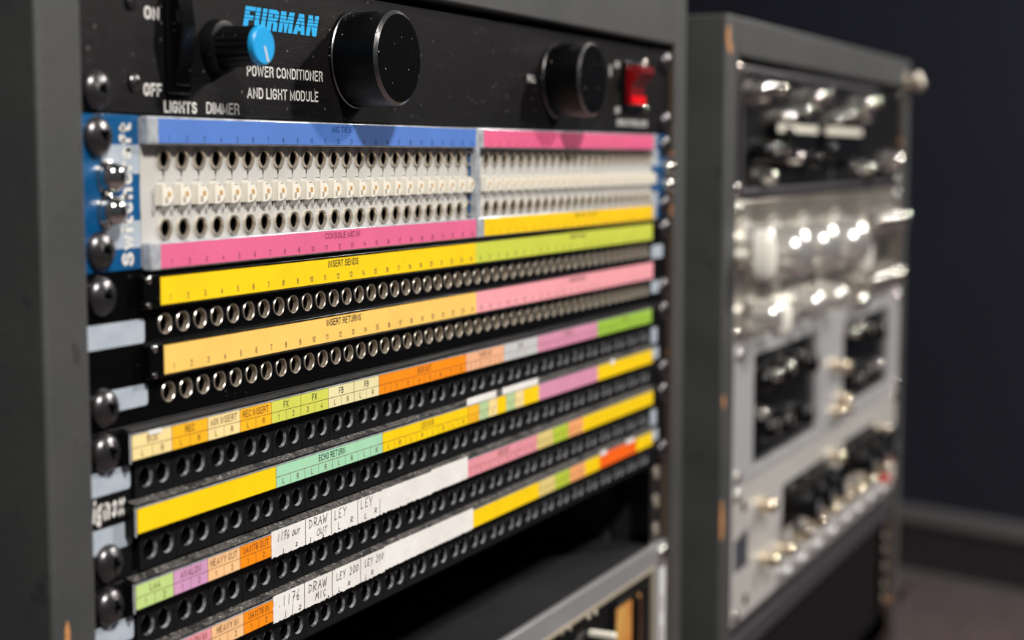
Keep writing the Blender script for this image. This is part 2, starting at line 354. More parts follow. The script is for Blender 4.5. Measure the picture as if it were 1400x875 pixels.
# ------------------------------------------------------------------ cabinets
def cabinet(name, label, uL, uLi, uRi, uR, vtop, vhead, rails, chips, zf=-4):
    t = thing(name, label, 'equipment rack', (uL+uR)/2, 1150, 240)
    for (x0, x1) in ((uL, uLi), (uRi, uR)):
        m = MB(); m.box(x0, x1, vtop, 1150, zf, 480); sp = m.build('side_panel', WOOD, t, bevel=1.2)
        m = MB(); i0, i1 = ((x1, x1+.25) if x0 == uL else (x0-.25, x0)); m.box(i0, i1, vhead+.3, 1120, zf+1.2, 18.0); m.build('inner_edge', RAWEDGE, sp, smooth=0)
    m = MB(); m.box(uLi+.05, uRi-.05, vtop, vhead, zf, 480); m.build('top_board', WOOD, t, bevel=1.2)
    m = MB(); m.box(uLi+.4, uRi-.4, vhead+.3, 1119, 465, 479); m.build('back_board', DARKWOOD, t)
    m = MB(); m.box(uLi+.05, uRi-.05, 1120, 1149.5, zf+4, 464); m.build('bottom_board', WOOD, t)
    for side, (x0, x1) in rails.items():
        m = MB(); vs0 = vhead+1; k = 0; c = (x0+x1)/2+( -0.5 if side=='l' else .5)
        y = -38.1+0.0
        holes = []
        v = -44.45+6.35
        seq = []
        v0 = -44.45
        while v0 < 420:
            for q in (6.35, 22.2, 38.1): seq.append(v0+q)
            v0 += 44.45
        prev = vs0
        for i, hv in enumerate(seq):
            nx = (hv+seq[i+1])/2 if i+1 < len(seq) else 420
            m.holecell(x0, x1, prev, nx, [(c, hv, 2.6)], 2.4, 2.0); prev = nx
        xin = x0+.4 if side == 'l' else x1-.4
        m.box(x0, x1, 420, 1118, 2.4, 4.4); m.box(min(xin, xin+1.6) if side == 'l' else xin-1.6, xin+1.6 if side == 'l' else xin, vs0, 1118, 4.4, 30)
        r = m.build('rack_rail', SCREWBL, t, smooth=0)
        pr = None
        for hv in seq:
            if hv < 180 or hv > 420: continue
            mm = None
            if pr is None:
                mm = MB(); mm.lathe(0, 0, [(3.9, .05), (3.9, -.5), (3.3, -.8), (2.2, -.6), (2.1, 1.8)], 20, 0)
                pr = proto(mm, 'rail_nut', NICKEL, r, c, hv, 2.4)
            else: again(pr, r, c, hv, 2.4)
    for (cu, cv, du, dv, zc) in chips:
        m = MB(); n = 9; pts = []
        for k in range(n):
            q = 2*math.pi*k/n; rr = 1+random.uniform(-.25, .2); pts.append((cu+du*rr*math.cos(q), cv+dv*rr*math.sin(q)))
        m.prism(pts, zf-.18, zf+.05); m.build('paint_chip', CHIP, t, smooth=0)
    return t
cab1 = cabinet('rack_cabinet', 'near grey painted wooden rack cabinet holding the colourful patch bays', -18.5, -0.8, 482.2, 499, -140, -47.4,
               {'l': (-.3, 17), 'r': (464.5, 481.8)}, [(-13.2, 141.5, 1.1, 4.2, 0)])
cab2 = cabinet('rack_cabinet', 'far grey painted wooden rack cabinet, blurred, holding silver and black outboard gear', 571, 594.5, 1088, 1107, -71.5, -48.4,
               {'l': (595, 618), 'r': (1066, 1087.6)}, [(573.5, -58, 3.0, 7.5, 0), (577.5, -52, 3.0, 4, 0), (573.5, 158, 2.2, 5, 0), (573.0, 232, 3.0, 13, 0)])
for (uu, vv) in ((1088, -56), (1101, -51)):
    m = MB(); m.lathe(0, 0, [(7, 0), (7, -1), (3, -1.4), (3, -7), (5.5, -7.5), (6, -9.5), (5, -12), (3, -13.6), (.05, -14)], 24); proto(m, 'corner_bolt', NICKEL, cab2, uu, vv, -4, smooth=60)

# ------------------------------------------------------------------ power conditioner
def plate(mb, u0, u1, v0, v1, z0, z1, mi=0): mb.box(u0, u1, v0, v1, z0, z1, mi)
pc = thing('power_conditioner', 'black power conditioner with blue-capped dimmer and two round caps, top of near rack', 'power conditioner', 240, -.2, 2)
m = MB(); m.box(-.3, 481.7, -44.3, -.25, 0, 2.3); m.build('front_panel', BLACKAL, pc, bevel=.3)
m = MB(); m.box(20, 462, -42, -2, 2.3, 180); m.build('chassis', BLACKPL, pc)
for t_, u_, v_, h_, w_, b_ in (('ON', 31.4, -27.6, 3.7, 7.0, .02), ('OFF', 30.4, -5.6, 3.7, 8.4, .02), ('LIGHTS', 39.8, -1.0, 3.5, 16.0, .012), ('DIMMER', 60.7, -1.2, 3.5, 17.4, -.008),
        ('POWER CONDITIONER', 82.7, -13.6, 3.5, 45.4, .0), ('AND LIGHT MODULE', 82.7, -6.6, 3.5, 42.4, .0), ('PULL', 297.5, -20.6, 3.1, 8.4, .01), ('CIRCUIT BREAKER', 405, -3.6, 3.1, 43, .02),
        ('ON', 402, -32, 3.2, 6.0, .02), ('OFF', 402.5, -9.4, 3.2, 7.0, .02), ('I', 395, -27.5, 5.4, 1.4, .01)):
    m = MB(); m.text(t_, u_, v_, h_, w_, bold=b_); m.build('panel_lettering', PRINTW, pc, smooth=0)
m = MB()
FUR = {'F': [(0, 0), (0, 1), (.62, 1), (.62, .78), (.30, .78), (.30, .60), (.56, .60), (.56, .38), (.30, .38), (.30, 0)],
       'U': [(0, 1), (.29, 1), (.29, .26), (.36, .2), (.42, .26), (.42, 1), (.70, 1), (.70, .22), (.58, .03), (.42, 0), (.24, 0), (.08, .06), (0, .22)],
       'M': [(0, 0), (0, 1), (.34, 1), (.45, .5), (.56, 1), (.90, 1), (.90, 0), (.64, 0), (.64, .6), (.52, 0), (.38, 0), (.26, .6), (.26, 0)],
       'N': [(0, 0), (0, 1), (.29, 1), (.46, .48), (.46, 1), (.73, 1), (.73, 0), (.46, 0), (.27, .5), (.27, 0)]}
FURH = {'R': ([(0, 0), (0, 1), (.46, 1), (.64, .93), (.68, .72), (.64, .54), (.56, .5), (.66, .4), (.68, 0), (.40, 0), (.38, .36), (.29, .38), (.29, 0)], [(.29, .80), (.39, .78), (.40, .62), (.29, .58)]),
        'A': ([(0, 0), (.24, 1), (.58, 1), (.80, 0), (.52, 0), (.49, .17), (.31, .17), (.28, 0)], [(.35, .35), (.46, .35), (.405, .66)])}
import mathutils
def wordmark(mb, word, u, v, h, width, shear, z):
    adv = {'F': .66, 'U': .80, 'R': .77, 'M': .97, 'A': .88, 'N': .83}; tot = sum(adv[c] for c in word)-.1; k = (width-shear*h)/tot; x = 0
    for c in word:
        loops = [FUR[c]] if c in FUR else list(FURH[c])
        pts = [p for l_ in loops for p in l_]
        tr = mathutils.geometry.tessellate_polygon([[Vector((a_, b_, 0)) for a_, b_ in l_] for l_ in loops])
        mb.add([(u+(x+a_)*k+b_*h*shear, v-b_*h, z) for a_, b_ in pts], [tuple(t_) for t_ in tr]); x += adv[c]
wordmark(m, 'FURMAN', 80.7, -28.6, 6.9, 45.6, .30, -.06)
lg = m.build('maker_logo', PRINTB, pc, smooth=0); lg['label'] = 'striped cyan slanted FURMAN lettering'
m = MB()
for k in range(3): m.box(80, 129, -34.2+1.15*k, -34.05+1.15*k, -.12, -.05)
m.build('logo_stripes', BLACKAL, lg, smooth=0)
# light switch
m = MB(); m.box(40.2, 51.5, -41.5, -6.5, -1.6, 0); sw = m.build('rocker_switch', BLACKGL, pc, bevel=.5)
m = MB(); m.prism_u([(-38, 1), (-38, -3.4), (-25.5, -5.2), (-9, -2.6), (-9, 1)], 42.6, 49.4); m.build('rocker', BLACKGL, sw, bevel=.4)
# dimmer knob: skirt, fluted body, blue cap, white line
kb = knob('dimmer_knob', pc, 66.6, -21.6, [(8.6, -0.2), (8.6, -1.2), (8.0, -3.4), (6.6, -3.8)], [BLACKPL, BLACKPL])
knob('knob_body', kb, 66.6, -21.6, [(6.4, -3.4), (6.0, -15.6)], [BLACKPL, BLACKPL], n=40, knurl=.05, smooth=20)
cp = knob('knob_cap', kb, 66.6, -21.6, [(5.95, -15.5), (5.9, -17.0), (5.5, -17.5)], [BLUECAP, BLUECAP]); cp['label'] = 'sky blue cap with a white pointer line'
m = MB(); q = math.radians(70); m.prism([(66.6+.4, -21.6+.2), (66.6-.4, -21.6-.1+.2), (66.9+1.2, -16.6), (66.9+2.0, -16.8)], -17.62, -17.45); m.build('pointer_line', PRINTW, cp, smooth=0)
# the two big light caps
for uu, vv in ((149.4, -22.3), (328.6, -22.6)):
    m = MB(); m.lathe(0, 0, [(17.2, -.05), (17.2, -1.0)], 72, 0); m.lathe(0, 0, [(17.2, -1.0), (16.9, -1.35)], 72, 1); m.lathe(0, 0, [(16.9, -1.35), (16.5, -1.3), (16.5, -17.2)], 72, 0)
    m.lathe(0, 0, [(16.5, -17.2), (15.3, -18.3)], 72, 1); m.add([(15.3*math.cos(k*math.pi/36), 15.3*math.sin(k*math.pi/36), -18.3) for k in range(72)], [tuple(range(72))], 0)
    b = proto(m, 'light_cap', [KNOBBL, KNOBEDGE], pc, uu, vv, 0, smooth=25); b['label'] = 'black round cap with a bright turned rim'
for uu, vv, rr in ((26.2, -9.2, 2.4), (25.8, -32.0, 2.4)): screw(pc, uu, vv, 0, 'black', rr, .2, 'panel_screw')
screw(pc, 8.75, -6.35, 0, 'black', rot=.4); screw(pc, 8.75, -38.1, 0, 'black', rot=.1); screw(pc, 473.8, -6.35, 0, 'black', rot=.7); screw(pc, 473.8, -38.1, 0, 'black', rot=.2)
for uu, vv in ((443.5, -36.5), (445.5, -12.5)): screw(pc, uu, vv, 0, 'chrome', 2.2, .4, 'switch_screw')
m = MB(); m.box(411, 437, -35.5, -11.5, -1.5, 0); ps = m.build('power_switch', BLACKGL, pc, bevel=.5)
m = MB(); m.prism_u([(-33.5, 1), (-33.5, -8.5), (-30, -9.2), (-22.5, -3.6), (-14, -4.2), (-13.4, 1)], 414, 434); rk = m.build('rocker', RED, ps, bevel=.6); rk['label'] = 'glossy red rocker'
m = MB(); m.prism_u([(-18.6, -3), (-18.6, -4.5), (-14.6, -4.7), (-14.2, -3)], 414.6, 433.4); m.build('lit_lens', REDLIT, rk, smooth=0)

# ------------------------------------------------------------------ white jackfield on a blue panel
P_ = 8.7053
wb = thing('patch_bay', 'blue panel patch bay with white jack plates, topmost of the four patch bays', 'patch bay', 240, 44.2, 2)
m = MB(); m.box(-.3, 27.6, .1, 44.25, 0, 2.3); m.box(27.6, 455, .1, .7, 1.4, 2.3); m.box(27.6, 455, 43.8, 44.25, 1.4, 2.3); m.box(239.6, 240.6, .7, 43.8, -.5, 1.0); m.box(454.8, 481.7, .1, 44.25, 0, 2.3)
m.build('front_panel', BLUEPAN, wb, bevel=.15)
m = MB(); m.box(20, 462, 2, 43, 16, 120); m.build('chassis', BLACKPL, wb)
jw = jack_mb(3.15, 2.4, .8, 9, .3)
swm = MB()
dpts = [(-3.3, -3.3), (.2, -3.3)]+[(.2+3.1*math.sin(t)*.95, -3.3*math.cos(t)) for t in [math.pi*k/10 for k in range(1, 10)]]+[(.2, 3.3), (-3.3, 3.3)]
dpts = [(-3.3, -3.1), (-1.3, -3.1)]+[(-1.3+4.6*math.sin(t), -3.1*math.cos(t)) for t in [math.pi*k/12 for k in range(1, 12)]]+[(-1.3, 3.1), (-3.3, 3.1)]
swm.prism([(a_*.78, b_) for a_, b_ in dpts], -2.1, .4, 0)
swm.box(-1.4, -.2, .6, 2.4, -2.2, -2.0, 1); swm.box(-.2, 1.2, -.9, .5, -2.2, -2.0, 2); swm.box(-.9, .5, -2.8, -2.5, -2.2, -2.0, 1)
GREYR = mat('shadow_grey_slot', s(170, 160, 145), .6); OCH = mat('ochre_contact', s(196, 150, 84), .5)
jp = None; sp_ = None
mods = [(27.7, 239.5, 38.7, (84, 126, 204), (230, 106, 148), 32.8, 239.0, 'MIC TIES', 'CONSOLE MIC IN', (26, 60, 120), (130, 36, 80)),
        (241.4, 454.8, 255.3, (234, 100, 142), (255, 208, 0), 247.1, 448.0, None, 'BUS OUT', (150, 40, 80), (120, 96, 0))]
for mi_, (a0, a1, h0, ctop, cbot, l0, l1, ttop, tbot, ik1, ik2) in enumerate(mods):
    r1 = [(h0+P_*i, 12.55, 3.0) for i in range(24)]; r2 = [(h0+P_*i, 33.05, 3.0) for i in range(24)]
    m = MB(); e0, e1 = a0+.1, a1-.1
    m.holecell(e0, e1, 8.4, 19.0, r1, 0, 2.2); m.holecell(e0, e1, 27.6, 36.8, r2, 0, 2.2)
    m.box(e0, e1, 19.0, 27.6, 0, 2.2); m.box(e0, e1, .7, 8.4, 0, 2.2); m.box(e0, e1, 36.8, 43.8, 0, 2.2)
    pl = m.build('jack_plate', WHITEPL, wb, smooth=0)
    if mi_:
        m = MB(); m.box(a0-.6, a0+2.6, .3, 44.9, -3.3, -.02); m.build('end_strip', CLEAR, pl, bevel=.5)
    for (v0, v1, c, txt, ik, lv, nv) in ((.3, 8.5, ctop, ttop, ik1, 3.6, 7.5), (36.7, 44.9, cbot, tbot, ik2, 40.0, 43.7)):
        m = MB(); m.box(a0, a1, v0, v1, -3.4, -.01); hd = m.build('label_holder', CLEAR, pl, bevel=.5)
        m = MB(); m.box(l0-(0 if mi_ else .5), l1+.6, v0+.55, v1-.55, -3.5, -3.42)
        numbers(m, 1 if not mi_ else 1, 24, h0-2.6+ (1.2 if not mi_ else .6), P_*.992, nv, 1.8, -3.53, .9, mi=1)
        if txt: m.text(txt, (l0+l1)/2-(1.4 if txt == 'MIC TIES' else 1.2 if mi_ == 0 else -10), lv, 2.1, 12.6 if txt == 'MIC TIES' else (23.5 if mi_ == 0 else 28), z=-3.53, align='c', mi=1)
        lb = m.build('paper_label', [paper(*c), mat('label_ink', s(*ik), .6)], hd, smooth=0)
        lb['label'] = 'printed strip in %s' % {(84, 126, 204): 'blue', (230, 106, 148): 'pink', (234, 100, 142): 'pink', (255, 208, 0): 'yellow'}[c]
    m = MB()
    for i in range(24):
        cu = h0+P_*i
        m.prism([(cu-.55, 16.4), (cu+.55, 16.4), (cu, 18.1)], -.06, .02)
        m.box(cu-.06, cu+.06, 17.9, 19.0, -.06, .02); m.box(cu-2.6, cu+.06, 18.9, 19.05, -.06, .02)
        m.box(cu-5.0, cu-4.85, 22.5, 26.6, -.06, .02)
        m.prism([(cu-4.2, 26.3), (cu-2.9, 26.3), (cu-3.5, 28.2)], -.06, .02)
        m.text('N', cu-5.2, 29.4, 1.7, 1.2, z=-.06, align='c'); m.text('H', cu-.1, 29.7, 1.6, 1.2, z=-.06, align='c')
    m.build('plate_print', INK, pl, smooth=0)
    for i in range(24):
        cu = h0+P_*i
        for vv in (12.55, 33.05):
            if jp is None: jp = proto(jw, 'jack_socket', [NICKEL, NICKELR, VOID], pl, cu, vv, 0)
            else: again(jp, pl, cu, vv, 0)
        if sp_ is None: sp_ = proto(swm, 'slide_switch', [CREAM, GREYR, OCH], pl, cu-.6, 23.1, 0, smooth=40)
        else: again(sp_, pl, cu-.6, 23.1, 0)
# designation fields and maker's lettering at the left end
m = MB(); m.box(11, 27.5, 8.5, 16.8, -.12, .01); m.box(11, 27.5, 30.2, 38.0, -.12, .01); m.build('designation_field', TAGGREY, wb, smooth=0)
m = MB(); m.text('Switchcraft', 24.0, 43.0, 5.4, 40.6, z=-.2, rot=1, bold=.035); m.build('maker_logo', PRINTW, wb, smooth=0)
m = MB(); m.box(454.9, 465, 8.5, 16.8, -.12, .01); m.box(454.9, 465, 30.2, 38, -.12, .01); m.build('designation_field', TAGGREY, wb, smooth=0)
for uu, k in ((8.75, 0), (473.8, 1)):
    screw(wb, uu, 6.35, 0, 'black', rot=.9+k); screw(wb, uu, 38.1, 0, 'black', rot=.5+k)
nutp = None
for uu in (12.6, 476.0):
    for vv in (17.6, 27.2):
        m = MB(); m.lathe(0, 0, [(4.7, -.02), (4.7, -.9), (4.3, -1.1)], 28); m.lathe(0, 0, [(4.3, -1.1), (4.35, -2.2), (4.1, -3.6), (3.4, -4.8), (2.2, -5.6), (.9, -6), (.02, -6.1)], 28)
        if nutp is None: nutp = proto(m, 'ground_post', CHROME, wb, uu, vv, 0, smooth=60)
        else: again(nutp, wb, uu, vv, 0)

# ------------------------------------------------------------------ black 96 way bay with nickel jacks
tb = thing('patch_bay', 'glossy black patch bay with nickel jacks, directly under the blue one', 'patch bay', 240, 88.7, 2)
m = MB()
r3 = [(37.75+P_*i, 61.17, 3.1) for i in range(48)]; r4 = [(38.66+P_*i, 81.6, 3.1) for i in range(48)]
m.box(-.3, 30, 44.7, 88.65, 0, 2.3); m.box(455, 481.7, 44.7, 88.65, 0, 2.3)
m.box(30, 455, 44.7, 57, 0, 2.3); m.holecell(30, 455, 57, 65.2, r3, 0, 2.2); m.box(30, 455, 65.2, 77.4, 0, 2.3); m.holecell(30, 455, 77.4, 86, r4, 0, 2.2); m.box(30, 455, 86, 88.65, 0, 2.3)
m.build('front_panel', BLACKGL, tb, smooth=0)
m = MB(); m.box(20, 462, 47, 87, 16, 120); m.build('chassis', BLACKPL, tb)
jb = jack_mb(3.2, 2.75, .45, 10, 1.5); jbp = None
for row in (r3, r4):
    for (cu, cv, _) in row:
        if jbp is None: jbp = proto(jb, 'jack_socket', [NICKEL, NICKELR, VOID], tb, cu, cv, 0)
        else: again(jbp, tb, cu, cv, 0)
for (v0, v1, c0, c1, usp, us, txt, n1off, clipu) in ((46.9, 55.2, (255, 214, 12), (208, 216, 74), 241.4, 32.6, 'INSERT SENDS', 0, 24.5), (67.1, 75.8, (255, 208, 108), (250, 168, 176), 242.0, 33.6, 'INSERT RETURNS', 1, 26.5)):
    m = MB(); m.box(us-.3, 453.6, v0-.3, v1+.3, -2.1, -.01)
    m.box(us-.3, 453.6, v0-.75, v0-.3, -2.7, -.01); m.box(us-.3, 453.6, v1+.3, v1+.7, -2.7, -.01)
    m.box(clipu, us-.4, v0-.7, v1+.6, -3.2, -.01)
    hd = m.build('label_holder', BLACKGL, tb, bevel=.2)
    m = MB(); m.lathe(clipu+2.0, v0+.6, [(1.0, -3.2), (1.0, -3.6), (.5, -3.9), (.02, -3.95)], 16); m.lathe(clipu+2.0, v1-.4, [(.8, -3.2), (.8, -3.5), (.4, -3.7), (.02, -3.75)], 16); m.build('rivet', CHROME, hd)
    m = MB(); m.box(us, usp, v0, v1, -2.25, -2.12); numbers(m, 1, 24, us+5.3, P_*.996, v1-1.0, 2.0, -2.3, .85, mi=1); m.text(txt, 137.0, v0+3.1, 2.4, 20.2 if n1off == 0 else 23.4, z=-2.3, align='c', mi=2)
    lb = m.build('paper_label', [paper(*c0), INKFADE, INK], hd, smooth=0); lb['label'] = 'printed %s strip' % ('yellow' if n1off == 0 else 'light orange')
    m = MB(); m.box(usp+.05, 451.6+1.4*n1off, v0, v1, -2.25, -2.12); numbers(m, 25, 48, usp+4.6, P_*.996, v1-1.0, 1.8, -2.3, .6, mi=1); m.text(txt, 350.0, v0+3.0, 2.0, 20, z=-2.3, align='c', mi=1)
    lb = m.build('paper_label', [paper(*c1), INKFADE, INK], hd, smooth=0); lb['label'] = 'printed %s strip' % ('lime' if n1off == 0 else 'pink')
for (u0, u1, v0, v1) in ((3.0, 28.2, 58.8, 65.8), (12, 29.0, 77.9, 84.2), (456, 474, 58.8, 65.8), (456, 470, 77.9, 84.2)):
    m = MB(); r_ = 1.0; m.prism([(u0, v0), (u1-r_, v0), (u1-.3, v0+.3), (u1, v0+r_), (u1, v1-r_), (u1-.3, v1-.3), (u1-r_, v1), (u0, v1)], -.1, .02); m.build('designation_field', TAGGREY, tb, smooth=0)
for uu, k in ((8.75, 0), (473.8, 1)):
    screw(tb, uu, 50.8, 0, 'black', rot=.2+k); screw(tb, uu, 82.55, 0, 'black', rot=1.1+k)

# ------------------------------------------------------------------ two modular black bays with plastic blocks
YEL = (255, 214, 0); LGT = (250, 226, 158); ORY = (255, 190, 30); LIME = (218, 222, 92); CRM = (240, 230, 176); ORG = (255, 146, 8); PEA = (246, 184, 142)
GRW = (206, 208, 208); MAU = (224, 150, 180); GRN = (160, 204, 66); MINT = (168, 222, 184); LGR = (196, 224, 138); PNK = (238, 154, 166); PEA2 = (252, 202, 146); TAN = (232, 210, 130)
GR2 = (188, 210, 60); PCH = (250, 172, 110); RDO = (255, 104, 8); SAG = (186, 214, 158); LAV = (216, 158, 200)
ROW5 = [17.0, 35.5, 53.4, 70.6, 88.4, 106.0, 123.8, 141.1, 158.9, 229.8, 265.9, 300.9, 372.0, 448.1]
C5 = [LGT, ORY, LGT, ORY, LIME, LIME, CRM, CRM, ORG, PEA, GRW, MAU, GRN]
T5 = ['BUS', 'REC', 'MIX INSERT', 'REC INSERT', 'FX', 'FX', 'FB', 'FB', 'BUS OUT', 'TAPE OUT', 'DAW', 'TAPE IN', 'LINE IN']
S5 = ['LR', 'LR', 'LR', 'LR', '12', '34', 'LR', 'LR', '12345678', '1234', '1234', '12345678', '12345678']
ROW6 = [18.6, 90.5, 161.3, 231.7, 241.8, 250.8, 259.3, 268.1, 277.0, 286.1, 302.6, 372.3, 449.7]
C6 = [YEL, MINT, YEL, ORY, SAG, LGT, YEL, SAG, LGT, YEL, MAU, YEL]
T6 = ['', 'ECHO RETURN', 'LEX IN B', '', '', '', '', '', '', '', '', '']
S6 = ['', 'LRLRLRLR', 'LRLRLRLR', '12', '1', '2', '', '1', '2', '', '', '']
ROW7 = [17.1, 34.7, 52.0, 69.3, 87.2, 230.2, 300.3, 318.3, 336.2, 354.0, 451.4]
C7 = [LGR, LAV, PEA2, ORG, GRW, PNK, TAN, GR2, PCH, YEL]
T7 = ['LA4', 'AVALON', 'HEAVY OUT', 'UA1176 OUT', '', 'LINE OUT', '', '', '', '']
S7 = ['12', '12', '12', '12', '', '12345678', '12', '12', '12', '']
ROW8 = [17.5, 35.0, 53.2, 70.7, 87.9, 235.5, 302.8, 320.9, 338.1, 357.0, 375.8, 426.6, 450.9]
C8 = [LGR, PNK, PEA2, ORG, GRW, YEL, TAN, GR2, PCH, YEL, RDO, YEL]
T8 = ['LA4', 'AVALON IN', 'HEAVY IN', 'UA1176 IN', '', '', '', '', '', '', '', '']
S8 = ['12', '12', '12', '12', '', '', '12', '12', '12', '', '', '']
NAMES = {YEL: 'yellow', LGT: 'cream', ORY: 'amber', LIME: 'lime', CRM: 'pale cream', ORG: 'orange', PEA: 'peach', GRW: 'pale grey', MAU: 'mauve', GRN: 'green', MINT: 'mint green', LGR: 'light green', PNK: 'pink', PEA2: 'pale peach', TAN: 'tan', GR2: 'leaf green', PCH: 'orange peach', RDO: 'red orange', SAG: 'sage green', LAV: 'lavender'}
# one moulded block with two countersunk holes, 17.8 wide
blk = MB(); BW = 8.85
BW_ = BW
blk.holecell(-BW, BW, -5.6, 5.6, [(-3.97, 0, 3.35), (3.97, 0, 3.35)], -.6, 0.0, 0, 32)
for q in (-3.97, 3.97):
    blk.lathe(q, 0, [(3.35, -.6), (3.25, -.8), (3.1, -.8)], 32, 0); blk.lathe(q, 0, [(3.1, -.8), (2.95, -.3), (2.8, .25)], 32, 2); blk.lathe(q, 0, [(2.8, .25), (2.6, 9)], 32, 1)
    blk.add([(q+2.6*math.cos(2*math.pi*k/32), 2.6*math.sin(2*math.pi*k/32), 9) for k in range(32)], [tuple(range(32))], 1)
for (x0, x1, y0, y1) in ((-BW, -BW+.01, -5.6, 5.6), (BW-.01, BW, -5.6, 5.6), (-BW, BW, -5.6, -5.59), (-BW, BW, 5.59, 5.6)): blk.box(x0, x1, y0, y1, -.6, 2.0, 0)
BLK = None
def signex(V, label, rows):
    global BLK
    t = thing('patch_bay', label, 'patch bay', 240, V+44.1, 2)
    m = MB(); m.box(-.3, 20.3, V+.25, V+44.15, 0, 2.3); m.box(453.8, 481.7, V+.25, V+44.15, 0, 2.3); m.box(20.3, 453.8, V+.25, V+10.5, 0, 2.3)
    m.box(20.3, 453.8, V+22.0, V+31.8, 0, 2.3); m.box(20.3, 453.8, V+43.4, V+44.15, 0, 2.3)
    m.build('front_panel', BLACKPL, t, bevel=.2)
    m = MB(); m.box(18, 454, V+3, V+42.5, 12, 110); m.build('chassis', BLACKPL, t)
    for ri, (edges, cols, txts, subs, lv, jv, ju) in enumerate(rows):
        m = MB(); m.box(edges[0]-.2, edges[-1]+.4, lv-.4, lv+7.6, -3.35, -.01)
        m.prism_u([(lv-1.9, -.02), (lv-.9, -3.5), (lv-.35, -3.6), (lv-.35, -.02)], edges[0]-.2, edges[-1]+3)
        m.box(edges[0]-1.6, edges[0]-.3, lv-.8, lv+8.2, -3.6, -.01)
        hd = m.build('label_holder', BLACKPL, t)
        m = MB(); m.add([(edges[0]-.2, lv-1.95, -.1), (edges[-1]+3, lv-1.95, -.1), (edges[-1]+3, lv-.95, -3.5), (edges[0]-.2, lv-.95, -3.5)], [(0, 1, 2, 3)]); m.build('dust_film', DUSTY if not (ri == 0 and V < 100) else BLACKPL, hd, smooth=0, recalc=False)
        m = MB(); m.box(edges[0]-.1, edges[-1]+.1, lv-.38, lv-.02, -3.66, -3.4); m.box(edges[0]-1.4, edges[0]-.8, lv-.6, lv+8.0, -3.75, -3.5); m.build('clear_edge', CLEAR, hd, smooth=0)
        for i, c in enumerate(cols):
            a0, a1 = edges[i], edges[i+1]
            m = MB(); m.box(a0+.04, a1-.04, lv, lv+7.3, -3.5, -3.37)
            tx, sb = txts[i], subs[i]; wdt = a1-a0
            if tx:
                hh = 2.3; V_, F_, w_ = glyphs(tx, 0.0)
                m.text(tx, (a0+a1)/2, lv+3.1, hh, min(w_*hh*.92, wdt*.88), z=-3.53, align='c', mi=2 if tx in ('ECHO RETURN', 'FX', 'FB') else 1)
            if sb:
                n = len(sb); m.box(a0+.05, a1-.05, lv+3.75, lv+3.93, -3.53, -3.49, 1)
                for k, ch in enumerate(sb):
                    cx = a0+wdt*(k+.5)/n; V_, F_, w_ = glyphs(ch, 0.0); m.text(ch, cx, lv+6.6, 2.0, w_*2.0*.95, z=-3.53, align='c', mi=1)
                    if k: m.box(a0+wdt*k/n-.07, a0+wdt*k/n+.07, lv+3.8, lv+7.25, -3.53, -3.49, 1)
            if i and (sb or tx): m.box(a0+.04, a0+.22, lv, lv+7.3, -3.53, -3.49, 1)
            lb = m.build('paper_label', [paper(*c), INKRED, INK], hd, smooth=0); lb['label'] = '%s paper label' % NAMES[c]
        for k in range(24):
            cu = ju+3.97+17.9364*k
            if BLK is None: BLK = proto(blk, 'jack_block', [BLOCKPL, VOID, CONE], t, cu, jv, 0, smooth=30)
            else: again(BLK, t, cu, jv, 0)
    return t, hd
def field(t, u0, u1, v0, v1):
    m = MB(); r_ = 1.0; m.prism([(u0, v0), (u1-r_, v0), (u1-.3, v0+.3), (u1, v0+r_), (u1, v1-r_), (u1-.3, v1-.3), (u1-r_, v1), (u0, v1)], -.1, .02); m.build('designation_field', TAGGREY, t, smooth=0)
sx1, _ = signex(88.9, 'modular black plastic patch bay with an unbroken yellow strip and mint ECHO RETURN label', [(ROW5, C5, T5, S5, 91.3, 105.1, 26.4), (ROW6, C6, T6, S6, 113.0, 126.8, 27.8)])
sx2, _ = signex(133.35, 'lowest modular black patch bay with handwritten white tape across its labels', [(ROW7, C7, T7, S7, 135.2, 149.3, 25.7), (ROW8, C8, T8, S8, 157.1, 171.2, 27.2)])
for t, V in ((sx1, 88.9), (sx2, 133.35)):
    field(t, 3.0, 20.0, V+11.6, V+18.4); field(t, 3.0, 20.1, V+27.9, V+35.0)
    field(t, 457, 466, V+14, V+22.5) ; field(t, 457, 469, V+25, V+31)
    m = MB(); m.text('Signex', -.4, V+25.6, 6.4, 17.2, z=-.12, bold=.045, shear=.12); m.build('maker_logo', PRINTW, t, smooth=0)
    for uu, k in ((8.75, 0), (473.8, 1)):
        screw(t, uu, V+6.35, 0, 'black', rot=.3+k+V); screw(t, uu, V+38.1, 0, 'black', rot=.8+k+V)
# white strips stuck over the mauve end of the yellow row
def torn(u0, u1, v0, v1, z, name, parent, seed, zz=.14, jag=.25, label=None, lt=0):
    rnd = random.Random(seed); pts = []
    n = max(3, int((u1-u0)/.9))
    for i in range(n+1): pts.append((u0+(u1-u0)*i/n, v0+lt*i/n+rnd.uniform(-.06, .06)))
    for i in range(7): pts.append((u1+rnd.uniform(-jag, jag), v0+lt+(v1-v0-lt)*(i+1)/8))
    for i in range(n, -1, -1): pts.append((u0+(u1-u0)*i/n, v1+rnd.uniform(-jag, jag)))
    for i in range(7): pts.append((u0+rnd.uniform(-jag, jag), v1-(v1-v0)*(i+1)/8))
    m = MB(); m.prism(pts, z-zz, z); o = m.build(name, TAPE, parent, smooth=0)
    if label: o['label'] = label
    return o
torn(230.4, 257.8, 109.8, 112.6, -3.6, 'paper_strip', sx1, 1, jag=.1); torn(264.0, 301.0, 109.8, 112.6, -3.6, 'paper_strip', sx1, 2, jag=.1)
t1 = torn(87.2, 160.6, 134.4, 143.2, -3.55, 'masking_tape', sx2, 3, label='white tape with handwriting')
